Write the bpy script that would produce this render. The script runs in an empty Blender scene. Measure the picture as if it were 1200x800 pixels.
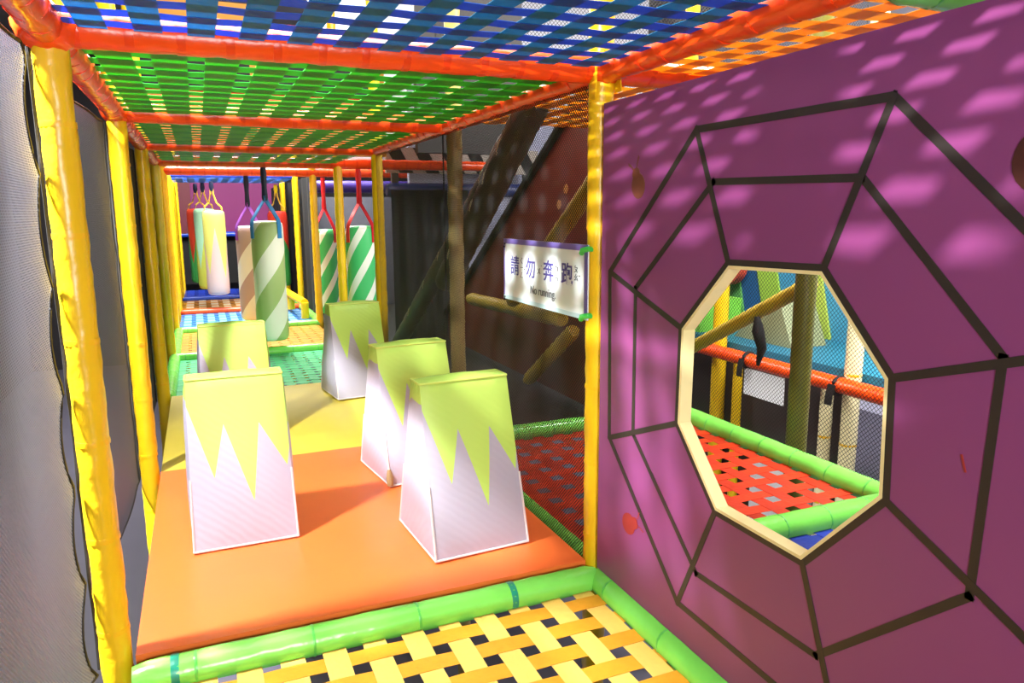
import bpy, math, random
from mathutils import Vector, Matrix, Euler
random.seed(7)
S = bpy.context.scene
COL = S.collection
pi = math.pi
W, H, SEC = 1.129, 1.227, 1.2          # corridor width, ceiling-tube height above the mats, module length

# ------------------------------------------------------------------ camera
yaw, pitch, roll, fpx = 0.3992, 0.1752, -0.0064, 860.36
fw = Vector((math.sin(yaw) * math.cos(pitch), math.cos(yaw) * math.cos(pitch), -math.sin(pitch)))
rt = Vector((math.cos(yaw), -math.sin(yaw), 0))
up = rt.cross(fw)
r2 = rt * math.cos(roll) + up * math.sin(roll)
u2 = -rt * math.sin(roll) + up * math.cos(roll)
cd = bpy.data.cameras.new('camera'); cam = bpy.data.objects.new('camera', cd); COL.objects.link(cam)
cam.matrix_world = Matrix(((r2.x, u2.x, -fw.x, 0.2205), (r2.y, u2.y, -fw.y, -1.5987), (r2.z, u2.z, -fw.z, 0.8999), (0, 0, 0, 1)))
cd.sensor_width = 36; cd.lens = fpx / 1200 * 36; cd.clip_start = 0.02; cd.clip_end = 60
S.camera = cam

# ------------------------------------------------------------------ world, lamps, exposure
w = bpy.data.worlds.new('world'); S.world = w; w.use_nodes = True
w.node_tree.nodes['Background'].inputs[0].default_value = (0.9, 0.92, 1.0, 1)
w.node_tree.nodes['Background'].inputs[1].default_value = 0.12
S.view_settings.view_transform = 'Standard'; S.view_settings.look = 'None'
S.view_settings.exposure = 0.5; S.view_settings.gamma = 1.0
try: S.cycles.transparent_max_bounces = 16
except Exception: pass

def area(name, loc, aim, size, power, col=(1, 1, 1), spread=180):
    l = bpy.data.lights.new(name, 'AREA'); l.shape = 'DISK'; l.size = size; l.energy = power; l.color = col
    l.spread = math.radians(spread)
    o = bpy.data.objects.new(name, l); COL.objects.link(o); o.location = loc
    o.rotation_euler = (Vector(aim) - Vector(loc)).to_track_quat('-Z', 'Y').to_euler()
    return o
def spot(name, loc, aim, ang, power, rad, col=(1, 1, 1), blend=.4):
    l = bpy.data.lights.new(name, 'SPOT'); l.energy = power; l.color = col; l.spot_size = math.radians(ang); l.spot_blend = blend
    l.shadow_soft_size = rad
    o = bpy.data.objects.new(name, l); COL.objects.link(o); o.location = loc
    o.rotation_euler = (Vector(aim) - Vector(loc)).to_track_quat('-Z', 'Y').to_euler()
    return o
spot('key_spotlight', (-0.90, 0.02, 2.28), (0.55, 0.66, 0), 55, 1900, .085, (.98, .97, 1), .3)
spot('webbing_spotlight', (-0.61, -1.5, 1.5), (1.11, -.42, .98), 35, 230, .012, (1, .93, .97), .3)
area('front_fill_light', (0.35, -3.0, 1.0), (0.55, 0.4, 0.65), 0.7, 46, (1, .98, .96))  # unseen fill light added behind the camera to brighten fronts and beams
area('hall_lamp_near', (0.6, 0.5, 3.05), (0.6, 0.5, 0), 2.2, 170, (1, .97, .92))
area('hall_lamp_far', (0.5, 5.6, 3.05), (0.5, 5.6, 0), 2.6, 500, (1, .96, .93))
area('hall_lamp_right', (3.0, 0.3, 3.0), (3.6, 1.2, 0), 1.2, 260, (1, .97, .95))

area('right_fill_light', (5.0, -0.4, 1.5), (3.45, 1.3, -.1), 0.5, 60, (1, .98, .96))  # added unseen fill, brightens the cream post and the rail end

# ------------------------------------------------------------------ materials
def lin(c):
    return tuple(((x / 255) / 12.92 if x / 255 <= .04045 else ((x / 255 + .055) / 1.055) ** 2.4) for x in c[:3]) + (1,)
MATS = {}
def nodes(name):
    m = bpy.data.materials.new(name); m.use_nodes = True
    nt = m.node_tree; return m, nt, nt.nodes['Principled BSDF'], nt.nodes['Material Output']
def vinyl(name, rgb, rough=.4, bump=.12, scale=18, var=.1, transl=0, weave=0, spec=.5):
    if name in MATS: return MATS[name]
    m, nt, b, out = nodes(name); N = nt.nodes.new; L = nt.links.new
    tc = N('ShaderNodeTexCoord'); nz = N('ShaderNodeTexNoise'); nz.inputs['Scale'].default_value = scale; nz.inputs['Detail'].default_value = 3
    L(tc.outputs['Object'], nz.inputs['Vector'])
    mx = N('ShaderNodeMix'); mx.data_type = 'RGBA'
    c = lin(rgb); mx.inputs[6].default_value = tuple(x * (1 - var) for x in c[:3]) + (1,); mx.inputs[7].default_value = tuple(min(1, x * (1 + var)) for x in c[:3]) + (1,)
    L(nz.outputs['Fac'], mx.inputs[0]); L(mx.outputs[2], b.inputs['Base Color'])
    b.inputs['Roughness'].default_value = rough; b.inputs['Specular IOR Level'].default_value = spec
    bp = N('ShaderNodeBump'); bp.inputs['Strength'].default_value = bump; bp.inputs['Distance'].default_value = .01
    if weave:
        wv = N('ShaderNodeTexChecker'); wv.inputs['Scale'].default_value = weave
        L(tc.outputs['Object'], wv.inputs['Vector'])
        ad = N('ShaderNodeMath'); ad.operation = 'MULTIPLY_ADD'; ad.inputs[1].default_value = .12
        L(wv.outputs['Fac'], ad.inputs[0]); L(nz.outputs['Fac'], ad.inputs[2]); L(ad.outputs[0], bp.inputs['Height'])
    else: L(nz.outputs['Fac'], bp.inputs['Height'])
    L(bp.outputs[0], b.inputs['Normal'])
    if transl:
        t = N('ShaderNodeBsdfTranslucent'); L(mx.outputs[2], t.inputs[0])
        ms = N('ShaderNodeMixShader'); ms.inputs[0].default_value = transl
        L(b.outputs[0], ms.inputs[1]); L(t.outputs[0], ms.inputs[2]); L(ms.outputs[0], out.inputs[0])
    MATS[name] = m; return m
def net_mat(name, rgb, cell, thread):
    m, nt, b, out = nodes(name); N = nt.nodes.new; L = nt.links.new
    def M(op, a, bb=None):
        n = N('ShaderNodeMath'); n.operation = op
        for i, v in enumerate((a, bb)):
            if v is None: continue
            if isinstance(v, (int, float)): n.inputs[i].default_value = v
            else: L(v, n.inputs[i])
        return n.outputs[0]
    uv = N('ShaderNodeUVMap'); sp = N('ShaderNodeSeparateXYZ'); L(uv.outputs[0], sp.inputs[0])
    a = M('FRACT', M('DIVIDE', M('ADD', sp.outputs[0], sp.outputs[1]), cell))
    c = M('FRACT', M('DIVIDE', M('SUBTRACT', sp.outputs[0], sp.outputs[1]), cell))
    th = M('MAXIMUM', M('LESS_THAN', a, thread), M('LESS_THAN', c, thread))
    b.inputs['Base Color'].default_value = lin(rgb); b.inputs['Roughness'].default_value = .65
    tl_ = N('ShaderNodeBsdfTranslucent'); tl_.inputs[0].default_value = lin(rgb); mb_ = N('ShaderNodeMixShader'); mb_.inputs[0].default_value = .12
    L(b.outputs[0], mb_.inputs[1]); L(tl_.outputs[0], mb_.inputs[2])
    tr = N('ShaderNodeBsdfTransparent'); ms = N('ShaderNodeMixShader')
    L(th, ms.inputs[0]); L(tr.outputs[0], ms.inputs[1]); L(mb_.outputs[0], ms.inputs[2]); L(ms.outputs[0], out.inputs[0])
    MATS[name] = m; return m
def ramp_mat(name, top, low, axis, pts, lo, hi, z0, z1, rough=.45):
    """two colours parted by a printed zigzag: boundary height is a piecewise-linear function of one coordinate (or of the angle)"""
    m, nt, b, out = nodes(name); N = nt.nodes.new; L = nt.links.new
    tc = N('ShaderNodeTexCoord'); sp = N('ShaderNodeSeparateXYZ'); L(tc.outputs['Object'], sp.inputs[0])
    mr = N('ShaderNodeMapRange'); mr.inputs[1].default_value = lo; mr.inputs[2].default_value = hi
    if axis == 'A':
        at = N('ShaderNodeMath'); at.operation = 'ARCTAN2'; L(sp.outputs[0], at.inputs[0]); L(sp.outputs[1], at.inputs[1]); L(at.outputs[0], mr.inputs[0])
    else: L(sp.outputs['XYZ'.index(axis)], mr.inputs[0])
    cr = N('ShaderNodeValToRGB'); e = cr.color_ramp; e.interpolation = 'LINEAR'
    while len(e.elements) < len(pts): e.elements.new(.5)
    for el, (u, v) in zip(e.elements, pts): el.position = u; el.color = (v, v, v, 1)
    L(mr.outputs[0], cr.inputs[0])
    mz = N('ShaderNodeMapRange'); mz.inputs[1].default_value = z1; mz.inputs[2].default_value = z0; L(sp.outputs[2], mz.inputs[0])
    lt = N('ShaderNodeMath'); lt.operation = 'LESS_THAN'; L(mz.outputs[0], lt.inputs[0]); L(cr.outputs[0], lt.inputs[1])
    mx = N('ShaderNodeMix'); mx.data_type = 'RGBA'; mx.inputs[6].default_value = lin(low); mx.inputs[7].default_value = lin(top)
    L(lt.outputs[0], mx.inputs[0]); L(mx.outputs[2], b.inputs['Base Color']); b.inputs['Roughness'].default_value = rough
    wv = N('ShaderNodeTexWave'); wv.inputs['Scale'].default_value = 22; wv.inputs['Distortion'].default_value = 2.5; wv.bands_direction = 'DIAGONAL'
    L(tc.outputs['Object'], wv.inputs['Vector'])
    bp = N('ShaderNodeBump'); bp.inputs['Strength'].default_value = .05; bp.inputs['Distance'].default_value = .006
    L(wv.outputs['Fac'], bp.inputs['Height']); L(bp.outputs[0], b.inputs['Normal'])
    MATS[name] = m; return m
def stripe_mat(name, c1, c2, n=2, pitch=.28, duty=.5, rough=.42):
    m, nt, b, out = nodes(name); N = nt.nodes.new; L = nt.links.new
    tc = N('ShaderNodeTexCoord'); sp = N('ShaderNodeSeparateXYZ'); L(tc.outputs['Object'], sp.inputs[0])
    def M(op, a, bb=None):
        k = N('ShaderNodeMath'); k.operation = op
        for i, v in enumerate((a, bb)):
            if v is None: continue
            if isinstance(v, (int, float)): k.inputs[i].default_value = v
            else: L(v, k.inputs[i])
        return k.outputs[0]
    ang = M('MULTIPLY', M('ARCTAN2', sp.outputs[1], sp.outputs[0]), n / (2 * pi))
    f = M('FRACT', M('SUBTRACT', M('DIVIDE', sp.outputs[2], pitch), ang))
    lt = M('LESS_THAN', f, duty)
    mx = N('ShaderNodeMix'); mx.data_type = 'RGBA'; mx.inputs[6].default_value = lin(c2); mx.inputs[7].default_value = lin(c1)
    L(lt, mx.inputs[0]); L(mx.outputs[2], b.inputs['Base Color']); b.inputs['Roughness'].default_value = rough
    MATS[name] = m; return m

ORANGE = vinyl('orange_vinyl', (240, 76, 14), .3, .3, 24, .12)
ORANGE_D = vinyl('orange_tape', (228, 62, 12), .3, .2, 30, .1)
YELLOW = vinyl('yellow_vinyl', (232, 190, 22), .32, .35, 20, .1)
YELLOW_D = vinyl('yellow_tape', (236, 186, 20), .35, .2, 30, .08)
GREEN = vinyl('green_vinyl', (120, 214, 84), .25, .25, 22, .1)
GREEN_D = vinyl('green_tape', (84, 186, 72), .3, .2, 30, .1)
TEAL_TAPE = vinyl('teal_tape', (20, 140, 110), .35, .1, 30, .1)
BLUE_T = vinyl('blue_vinyl', (26, 70, 190), .3, .2, 20, .1)
INDIGO = vinyl('indigo_vinyl', (62, 44, 130), .35, .2, 20, .1)
PALE_POST = vinyl('pale_vinyl', (236, 226, 180), .35, .2, 20, .06)
OLIVE_POST = vinyl('olive_vinyl', (104, 104, 34), .4, .2, 20, .15)
SHADED_YELLOW = vinyl('shaded_yellow_vinyl', (168, 150, 92), .4, .2, 20, .1)  # yellow post vinyl with the dimness behind the net painted into its colour
KHAKI_BAR = vinyl('khaki_vinyl', (186, 158, 40), .4, .2, 20, .12)
BLACK_V = vinyl('black_vinyl', (74, 70, 66), .42, .2, 16, .2)
BLACK_R = vinyl('black_cord', (14, 14, 14), .7, .1, 60, .1)
BLACK_C = vinyl('black_cloth', (13, 13, 14), .85, .2, 8, .2)
WHITE_TIE = vinyl('white_plastic', (222, 214, 176), .4, .05, 60, .05)
MAT_O = vinyl('orange_mat_vinyl', (248, 116, 52), .36, .12, 7, .05, weave=420)
MAT_Y = vinyl('yellow_mat_vinyl', (218, 196, 66), .42, .12, 7, .05, weave=420)
MAROON = vinyl('maroon_vinyl', (100, 12, 10), .5, .15, 12, .12)
MAROON_DOT = vinyl('tan_dot', (170, 110, 56), .6, .1, 40, .1)
PURPLE = vinyl('purple_board', (130, 60, 114), .42, .03, 3, .05)
LINE = vinyl('dark_line_print', (40, 34, 30), .5, .02, 40, .05)
CREAM = vinyl('cream_edge', (236, 222, 160), .5, .1, 30, .06)
BUG_R = vinyl('bug_red_print', (150, 44, 40), .5, .02, 40, .15)
BUG_O = vinyl('bug_brown_print', (112, 62, 46), .5, .02, 40, .15)
BUG_D = vinyl('bug_dark_print', (66, 26, 16), .5, .02, 40, .15)
STRAP = {
 'blue_a': vinyl('blue_webbing', (24, 96, 190), .55, .15, 60, .1, .4), 'blue_b': vinyl('teal_webbing', (20, 132, 176), .55, .15, 60, .1, .4),
 'green_a': vinyl('green_webbing', (44, 168, 62), .55, .15, 60, .1, .3), 'green_b': vinyl('leaf_webbing', (66, 184, 66), .55, .15, 60, .1, .3),
 'yel_a': vinyl('amber_webbing', (226, 154, 36), .5, .15, 60, .08, .2), 'yel_b': vinyl('straw_webbing', (244, 196, 96), .5, .15, 60, .06, .2),
 'org_a': vinyl('marigold_webbing', (255, 196, 56), .5, .15, 60, .08, .35), 'org_b': vinyl('ochre_webbing', (255, 184, 44), .5, .15, 60, .08, .35),
 'red_a': vinyl('vermilion_webbing', (206, 52, 8), .5, .15, 60, .1, .2), 'red_b': vinyl('rust_webbing', (190, 44, 8), .5, .15, 60, .1, .2),
 'aqua_a': vinyl('aqua_webbing', (66, 196, 124), .5, .15, 60, .08, .2), 'aqua_b': vinyl('mint_webbing', (60, 186, 112), .5, .15, 60, .08, .2),
 'gold_a': vinyl('gold_webbing', (206, 146, 40), .5, .15, 60, .12, .2), 'gold_b': vinyl('tan_webbing', (188, 132, 42), .5, .15, 60, .12, .2),
 'sky_a': vinyl('sky_webbing', (50, 124, 200), .5, .15, 60, .1, .2), 'sky_b': vinyl('pale_blue_webbing', (120, 176, 220), .5, .15, 60, .1, .2),
 'navy_a': vinyl('navy_webbing', (22, 40, 150), .45, .15, 60, .12, .2), 'navy_b': vinyl('royal_webbing', (30, 52, 170), .45, .15, 60, .12, .2),
 'cream_a': vinyl('cream_webbing', (240, 226, 190), .5, .15, 60, .05, .2), 'cob_a': vinyl('cobalt_webbing', (28, 66, 190), .5, .15, 60, .1, .2),
}
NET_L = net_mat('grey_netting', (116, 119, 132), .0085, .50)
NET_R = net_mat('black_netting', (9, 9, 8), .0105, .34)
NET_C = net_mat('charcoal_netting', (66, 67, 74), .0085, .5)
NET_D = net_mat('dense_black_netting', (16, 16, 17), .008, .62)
NET_F = net_mat('fine_black_netting', (30, 30, 32), .017, .16)

# ------------------------------------------------------------------ mesh helpers
class MB:
    def __init__(s): s.v = []; s.f = []; s.m = []; s.uv = None
    def add(s, vs, fs, mi=0):
        k = len(s.v); s.v += [tuple(p) for p in vs]; s.f += [tuple(i + k for i in f) for f in fs]; s.m += [mi] * len(fs)
    def box(s, a, b, mi=0):
        (x0, y0, z0), (x1, y1, z1) = a, b
        s.add([(x0, y0, z0), (x1, y0, z0), (x1, y1, z0), (x0, y1, z0), (x0, y0, z1), (x1, y0, z1), (x1, y1, z1), (x0, y1, z1)],
              [(0, 3, 2, 1), (4, 5, 6, 7), (0, 1, 5, 4), (1, 2, 6, 5), (2, 3, 7, 6), (3, 0, 4, 7)], mi)
    def path(s, pts, r, n=8, mi=0, closed=False):
        pts = [Vector(p) for p in pts]; rings = []
        for i, p in enumerate(pts):
            a = pts[i - 1] if (i or closed) else p
            b = pts[(i + 1) % len(pts)] if (i < len(pts) - 1 or closed) else p
            t = (b - a).normalized(); h = Vector((0, 0, 1)) if abs(t.z) < .9 else Vector((1, 0, 0))
            x = t.cross(h).normalized(); y = x.cross(t)
            rr = r[i] if isinstance(r, (list, tuple)) else r
            rings.append([p + x * rr * math.cos(2 * pi * k / n) + y * rr * math.sin(2 * pi * k / n) for k in range(n)])
        vs = [q for R in rings for q in R]; fs = []
        m = len(rings)
        for i in range(m if closed else m - 1):
            for k in range(n):
                a, b = i * n, ((i + 1) % m) * n
                fs.append((a + k, b + k, b + (k + 1) % n, a + (k + 1) % n))
        if not closed: fs += [tuple(range(n)), tuple(range((m - 1) * n, m * n))[::-1]]
        s.add(vs, fs, mi)
    def ribbon(s, pts, wdir, w, t, mi=0):
        """flat band along pts, width along wdir, thickness t"""
        wd = Vector(wdir).normalized(); vs = []; pts = [Vector(p) for p in pts]
        for i, p in enumerate(pts):
            d = (pts[min(i + 1, len(pts) - 1)] - pts[max(i - 1, 0)]).normalized(); n = d.cross(wd).normalized()
            for a, b in ((-1, -1), (1, -1), (1, 1), (-1, 1)): vs.append(p + wd * w / 2 * a + n * t / 2 * b)
        fs = []
        for i in range(len(pts) - 1):
            for k in range(4): fs.append((i * 4 + k, i * 4 + (k + 1) % 4, i * 4 + 4 + (k + 1) % 4, i * 4 + 4 + k))
        e = (len(pts) - 1) * 4; fs += [(3, 2, 1, 0), (e, e + 1, e + 2, e + 3)]
        s.add(vs, fs, mi)
    def lathe(s, prof, n=24, mi=0):
        vs = [(r * math.cos(2 * pi * k / n), r * math.sin(2 * pi * k / n), z) for r, z in prof for k in range(n)]
        fs = [(i * n + k, i * n + (k + 1) % n, (i + 1) * n + (k + 1) % n, (i + 1) * n + k) for i in range(len(prof) - 1) for k in range(n)]
        fs += [tuple(range(n))[::-1], tuple(range((len(prof) - 1) * n, len(prof) * n))]
        s.add(vs, fs, mi)
    def prism(s, poly, axis, a, b, mi=0):
        """poly of 2-D points extruded along axis from a to b"""
        def P(p, h): return {'x': (h, p[0], p[1]), 'y': (p[0], h, p[1]), 'z': (p[0], p[1], h)}[axis]
        n = len(poly); s.add([P(p, a) for p in poly] + [P(p, b) for p in poly],
              [tuple(range(n))[::-1], tuple(range(n, 2 * n))] + [(k, (k + 1) % n, n + (k + 1) % n, n + k) for k in range(n)], mi)
    def mesh(s, name, mats, smooth=40):
        me = bpy.data.meshes.new(name); me.from_pydata(s.v, [], s.f); 
        for m in (mats if isinstance(mats, (list, tuple)) else [mats]): me.materials.append(m)
        me.polygons.foreach_set('material_index', s.m)
        if s.uv:
            l = me.uv_layers.new(name='UVMap'); flat = []
            for lp in me.loops: flat += s.uv[lp.vertex_index]
            l.data.foreach_set('uv', flat)
        import bmesh
        bm = bmesh.new(); bm.from_mesh(me); bmesh.ops.recalc_face_normals(bm, faces=bm.faces); bm.to_mesh(me); bm.free()
        if smooth:
            me.polygons.foreach_set('use_smooth', [True] * len(me.polygons)); me.set_sharp_from_angle(angle=math.radians(smooth))
        me.update(); return me
def link(name, me, parent=None, loc=None, rot=None, world=True):
    o = bpy.data.objects.new(name, me); COL.objects.link(o)
    if loc is not None: o.location = loc
    if rot is not None: o.rotation_euler = rot
    if parent:
        o.parent = parent
        if world: o.matrix_parent_inverse = Matrix.LocRotScale(parent.location, parent.rotation_euler, None).inverted()
    return o
def obj(name, mb, mats, parent=None, loc=None, rot=None, world=True, smooth=40):
    return link(name, mb.mesh(name, mats, smooth), parent, loc, rot, world)
def tag(o, label, cat, group=None, kind=None):
    o['label'] = label; o['category'] = cat
    if group: o['group'] = group
    o['kind'] = kind or 'thing'
    return o
def thing(name, label, cat, loc, rot=(0, 0, 0), group=None):
    o = bpy.data.objects.new(name, None); COL.objects.link(o); o.location = loc; o.rotation_euler = rot; o.empty_display_size = .1
    return tag(o, label, cat, group)
def copy_tree(o, parent=None):
    c = o.copy(); COL.objects.link(c)
    if parent: c.parent = parent
    for ch in list(o.children): copy_tree(ch, c)
    return c
def struct(name, mb, m):
    o = obj(name, mb, m, smooth=0); o['kind'] = 'structure'; return o

_band = {}
def band_mesh(r, w_, m):
    k = (round(r, 4), w_, m.name)
    if k not in _band:
        b = MB(); n = 14; vs = []; prof = [(r - .004, -w_ / 2), (r + .0004, -w_ / 2), (r + .0010, 0), (r + .0004, w_ / 2), (r - .004, w_ / 2)]
        vs = [(q * math.cos(2 * pi * i / n), q * math.sin(2 * pi * i / n), z) for q, z in prof for i in range(n)]
        b.add(vs, [(j * n + i, j * n + (i + 1) % n, (j + 1) * n + (i + 1) % n, (j + 1) * n + i) for j in range(4) for i in range(n)])
        _band[k] = b.mesh('tie_band', m)
    return _band[k]
def tube(name, label, cat, a, b, r, mat, bandmat=None, step=.15, group=None, seed=0, wob=.0012, band_w=.014, off=.5, part='foam_sleeve', n=16):
    """foam-padded tube from a to b with creased vinyl sleeve and taped bands"""
    a, b = Vector(a), Vector(b); L = (b - a).length; rnd = random.Random(seed or hash(label) % 9999)
    t = thing(name, label, cat, a, (0, 0, 0), group)
    q = (b - a).to_track_quat('Z', 'Y')
    m = MB(); k = max(4, int(L / .028)); prof = []; vs = []; 
    for i in range(k + 1):
        z = L * i / k; e = min(z, L - z); rr = r * (1 if e > .006 else .8)
        d = abs(((z / step) - off) % 1.0); d = min(d, 1 - d) * step
        rr -= .0006 * math.exp(-(d / .012) ** 2)
        ph = rnd.random() * 6
        for j in range(n):
            an = 2 * pi * j / n
            vs.append(((rr + wob * math.sin(3 * an + ph)) * math.cos(an), (rr + wob * math.sin(3 * an + ph)) * math.sin(an), z))
    m.add(vs, [(i * n + j, i * n + (j + 1) % n, (i + 1) * n + (j + 1) % n, (i + 1) * n + j) for i in range(k) for j in range(n)] + [tuple(range(n))[::-1], tuple(range(k * n, k * n + n))])
    o = link(part, m.mesh(part, mat, 50), t, a, q.to_euler())
    if bandmat:
        z = step * off
        while z < L - .02:
            if z > .02: link('tie_band', band_mesh(r, band_w, bandmat), t, a + (b - a) * (z / L), q.to_euler())
            z += step
    return t

def strap_mesh(L, n, pitch, sw, par, d=.0007, t=.0009):
    """one flat strap along +X that goes over and under n cross straps; start margin m0"""
    m = MB(); pts = [(-.012, 0, 0)]; m0 = (L - (n - 1) * pitch) / 2
    for i in range(n):
        c = m0 + i * pitch; z = d if (i + par) % 2 else -d
        pts += [(c - sw * .45, 0, z), (c + sw * .45, 0, z)]
    pts.append((L + .012, 0, 0))
    m.ribbon(pts, (0, 1, 0), sw, t)
    return m
def woven(name, label, cat, x0, x1, y0, y1, z, pitch, ca, cb, fill=.55, group=None):
    """webbing platform of straps along X (ca) and along Y (cb), each strap a part"""
    t = thing(name, label, cat, ((x0 + x1) / 2, (y0 + y1) / 2, z), (0, 0, 0), group)
    nx = max(2, int((x1 - x0) / pitch)); ny = max(2, int((y1 - y0) / pitch)); px = (x1 - x0) / nx; py = (y1 - y0) / ny
    for par in (0, 1):
        me = strap_mesh(x1 - x0, nx, px, py * fill, par).mesh('strap', STRAP[ca], 0)
        for j in range(par, ny, 2): link('strap', me, t, (x0, y0 + py * (j + .5), z))
        me = strap_mesh(y1 - y0, ny, py, px * fill, 1 - par).mesh('strap', STRAP[cb], 0)
        for i in range(par, nx, 2): link('strap', me, t, (x0 + px * (i + .5), y0, z), (0, 0, pi / 2))
    return t
def net(name, label, o0, ud, vd, U, V, mat, billow=0, nrm=(1, 0, 0), nu=24, nv=24, scal=(0, 0), cord=True, seed=1, poly=None):
    """netting sheet from corner o0 along ud (length U) and vd (length V); scal: scallop depth at the u=0 and u=U edges"""
    o0, ud, vd, nr = Vector(o0), Vector(ud), Vector(vd), Vector(nrm); rnd = random.Random(seed); ph = [rnd.random() * 6 for _ in range(4)]
    t = thing(name, label, 'net', o0 + ud * U / 2)
    def P(i, j):
        v = V * j / nv; sc = abs(math.sin(pi * v / .2))
        a, b = scal[0] * sc, U - scal[1] * sc
        u = a + (b - a) * i / nu
        e = math.sin(pi * min(1, max(0, u / U))) ** .5
        f = billow * e * (.6 + .3 * math.sin(3 * v + ph[0]) + .25 * math.sin(7 * u + ph[1]) + .12 * math.sin(11 * v + 5 * u + ph[2]))
        return o0 + ud * u + vd * v + nr * f, (u, v)
    m = MB(); g = [P(i, j) for j in range(nv + 1) for i in range(nu + 1)]
    m.add([p for p, _ in g], [(j * (nu + 1) + i, j * (nu + 1) + i + 1, (j + 1) * (nu + 1) + i + 1, (j + 1) * (nu + 1) + i) for j in range(nv) for i in range(nu)])
    m.uv = [q for _, q in g]
    obj('netting', m, mat, t)
    if cord:
        b = MB()
        lo = [P(i, 0)[0] for i in range(nu + 1)]; hi = [P(i, nv)[0] for i in range(nu + 1)]
        le = [P(0, j)[0] for j in range(nv + 1)]; ri = [P(nu, j)[0] for j in range(nv + 1)]
        for e in (lo, hi, le, ri): b.path(e, .0032, 5)
        obj('border_cord', b, BLACK_R, t)
    return t

# ------------------------------------------------------------------ the hall (setting)
m = MB(); m.box((-2.2, -4.2, -1.5), (7.2, 11, -1.4)); struct('floor', m, vinyl('hall_floor', (92, 90, 104), .5, .05, 3, .1))
m = MB(); m.box((-2.2, -4.2, 3.2), (7.2, 11, 3.3)); struct('ceiling', m, vinyl('hall_ceiling', (120, 116, 110), .8, .05, 3, .1))
m = MB(); m.box((-2.3, -4.2, -1.4), (-2.2, 11, 3.2)); struct('wall_left', m, vinyl('hall_wall_dark', (40, 40, 44), .7, .05, 3, .1))
m = MB(); m.box((7.2, -4.2, -1.4), (7.3, 11, 3.2)); struct('wall_right', m, vinyl('hall_wall_pale', (206, 206, 230), .7, .05, 3, .1))
m = MB(); m.box((-2.2, 11, -1.4), (7.2, 11.1, 3.2)); struct('wall_back', m, vinyl('hall_wall_black', (30, 26, 30), .7, .05, 3, .1))
m = MB(); m.box((-2.2, -4.3, -1.4), (7.2, -4.2, 3.2)); struct('wall_front', m, vinyl('hall_wall_front', (90, 88, 90), .7, .05, 3, .1))
# lower-storey mats glimpsed through the webbing floor
for k, (x, y, c, lab) in enumerate([(-.05, -1.25, (16, 14, 14), 'black foam mat on the storey below the yellow webbing'), (.32, -1.22, (66, 84, 20), 'olive green foam mat below the middle of the yellow webbing'),
                                   (.0, -.15, (36, 110, 40), 'green foam mat below the orange play mat'), (.75, -1.1, (30, 22, 18), 'dark brown foam mat below the right end of the yellow webbing')]):
    m = MB(); m.box((x, y, -1.398), (x + (.34 if k != 2 else 1.1), y + (1.0 if k != 2 else .9), -1.34)); tag(obj('floor_mat', m, vinyl('lower_mat_%s' % 'abcd'[k], c, .6), smooth=0), lab, 'mat')

# ------------------------------------------------------------------ posts
order = ['first', 'second', 'third', 'fourth', 'fifth', 'sixth', 'seventh', 'eighth']
def post(x, y, label, r=.03, mat=YELLOW, z0=-1.4, z1=2.3, step=.2, bm=YELLOW_D, group=None):
    return tube('padded_post', label, 'post', (x, y, z0), (x, y, z1), r, mat, bm, step, group, wob=.0014, band_w=.011, off=.3)
for k in range(8):
    lab = 'yellow padded post on the left, %s one along the left-hand netting' % order[k]
    if k == 0: lab = 'tall yellow padded post nearest the camera, laced to the billowing grey net'
    post(0, k * SEC, lab)
labs = {0: 'bright yellow padded post beside the purple board and the white sign', 1: 'padded post seen dimly behind the black netting, left of the slanted pipes',
        2: 'slim yellow padded post at the far end of the black netting', 3: 'yellow padded post between the two green striped bags',
        4: 'yellow padded post left of both green striped bags', 5: 'far yellow padded post beside the black drape', 6: 'farthest yellow padded post along the black drape'}
for k in range(7): post(W + (.0 if k != 1 else .034), k * SEC, labs[k], mat=(YELLOW if k != 1 else SHADED_YELLOW), bm=(YELLOW_D if k != 1 else SHADED_YELLOW))
post(2 * W, 0, 'yellow padded corner post seen through the right of the eight-sided hole')
post(2 * W, SEC, 'yellow padded post at the far end of the green tube beyond the hole')
post(W, -SEC - .045, 'yellow padded post at the near end of the purple board')
post(0, -SEC, 'yellow padded post behind the camera end of the left net')

# ------------------------------------------------------------------ ceiling beams and rails (orange)
blab = ['orange padded beam between the blue and the green webbing ceilings', 'orange padded beam between the first and second green webbing ceilings',
        'orange padded beam between the second and third green webbing ceilings', 'orange padded beam from which the pale green striped bag hangs',
        'lowest-looking far orange beam from which the purple-strapped bag hangs']
for k in range(5):
    xe = W if k < 3 else 2 * W
    tube('padded_beam', blab[k], 'beam', (0, k * SEC, H), (xe, k * SEC, H), .031 if k < 3 else .034, ORANGE, ORANGE_D, .0868, None, wob=.0016, band_w=.016)
tube('padded_beam', 'orange padded beam above the far left edge of the purple board', 'beam', (W, 0, H), (2 * W, 0, H), .031, ORANGE, ORANGE_D, .0868, None, band_w=.016)
sl = ['nearest orange padded rail at the top left corner, above the billowing net', 'orange padded rail over the left net between first and second posts',
      'orange padded rail over the left net between second and third posts', 'short-looking orange rail over the left wall between third and fourth posts']
for k in range(4): tube('padded_rail', sl[k], 'rail', (0, (k - 1 - (k == 0)) * SEC, H), (0, k * SEC, H), .033 if k == 0 else .031, ORANGE, ORANGE_D, .0868, None, wob=.002, band_w=.016)
sr = ['orange padded rail between the blue and the marigold webbing ceilings', 'orange padded rail over the black netting, sloping from the bright post to the dim post',
      'orange padded rail over the black netting beyond the dim post']
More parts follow.
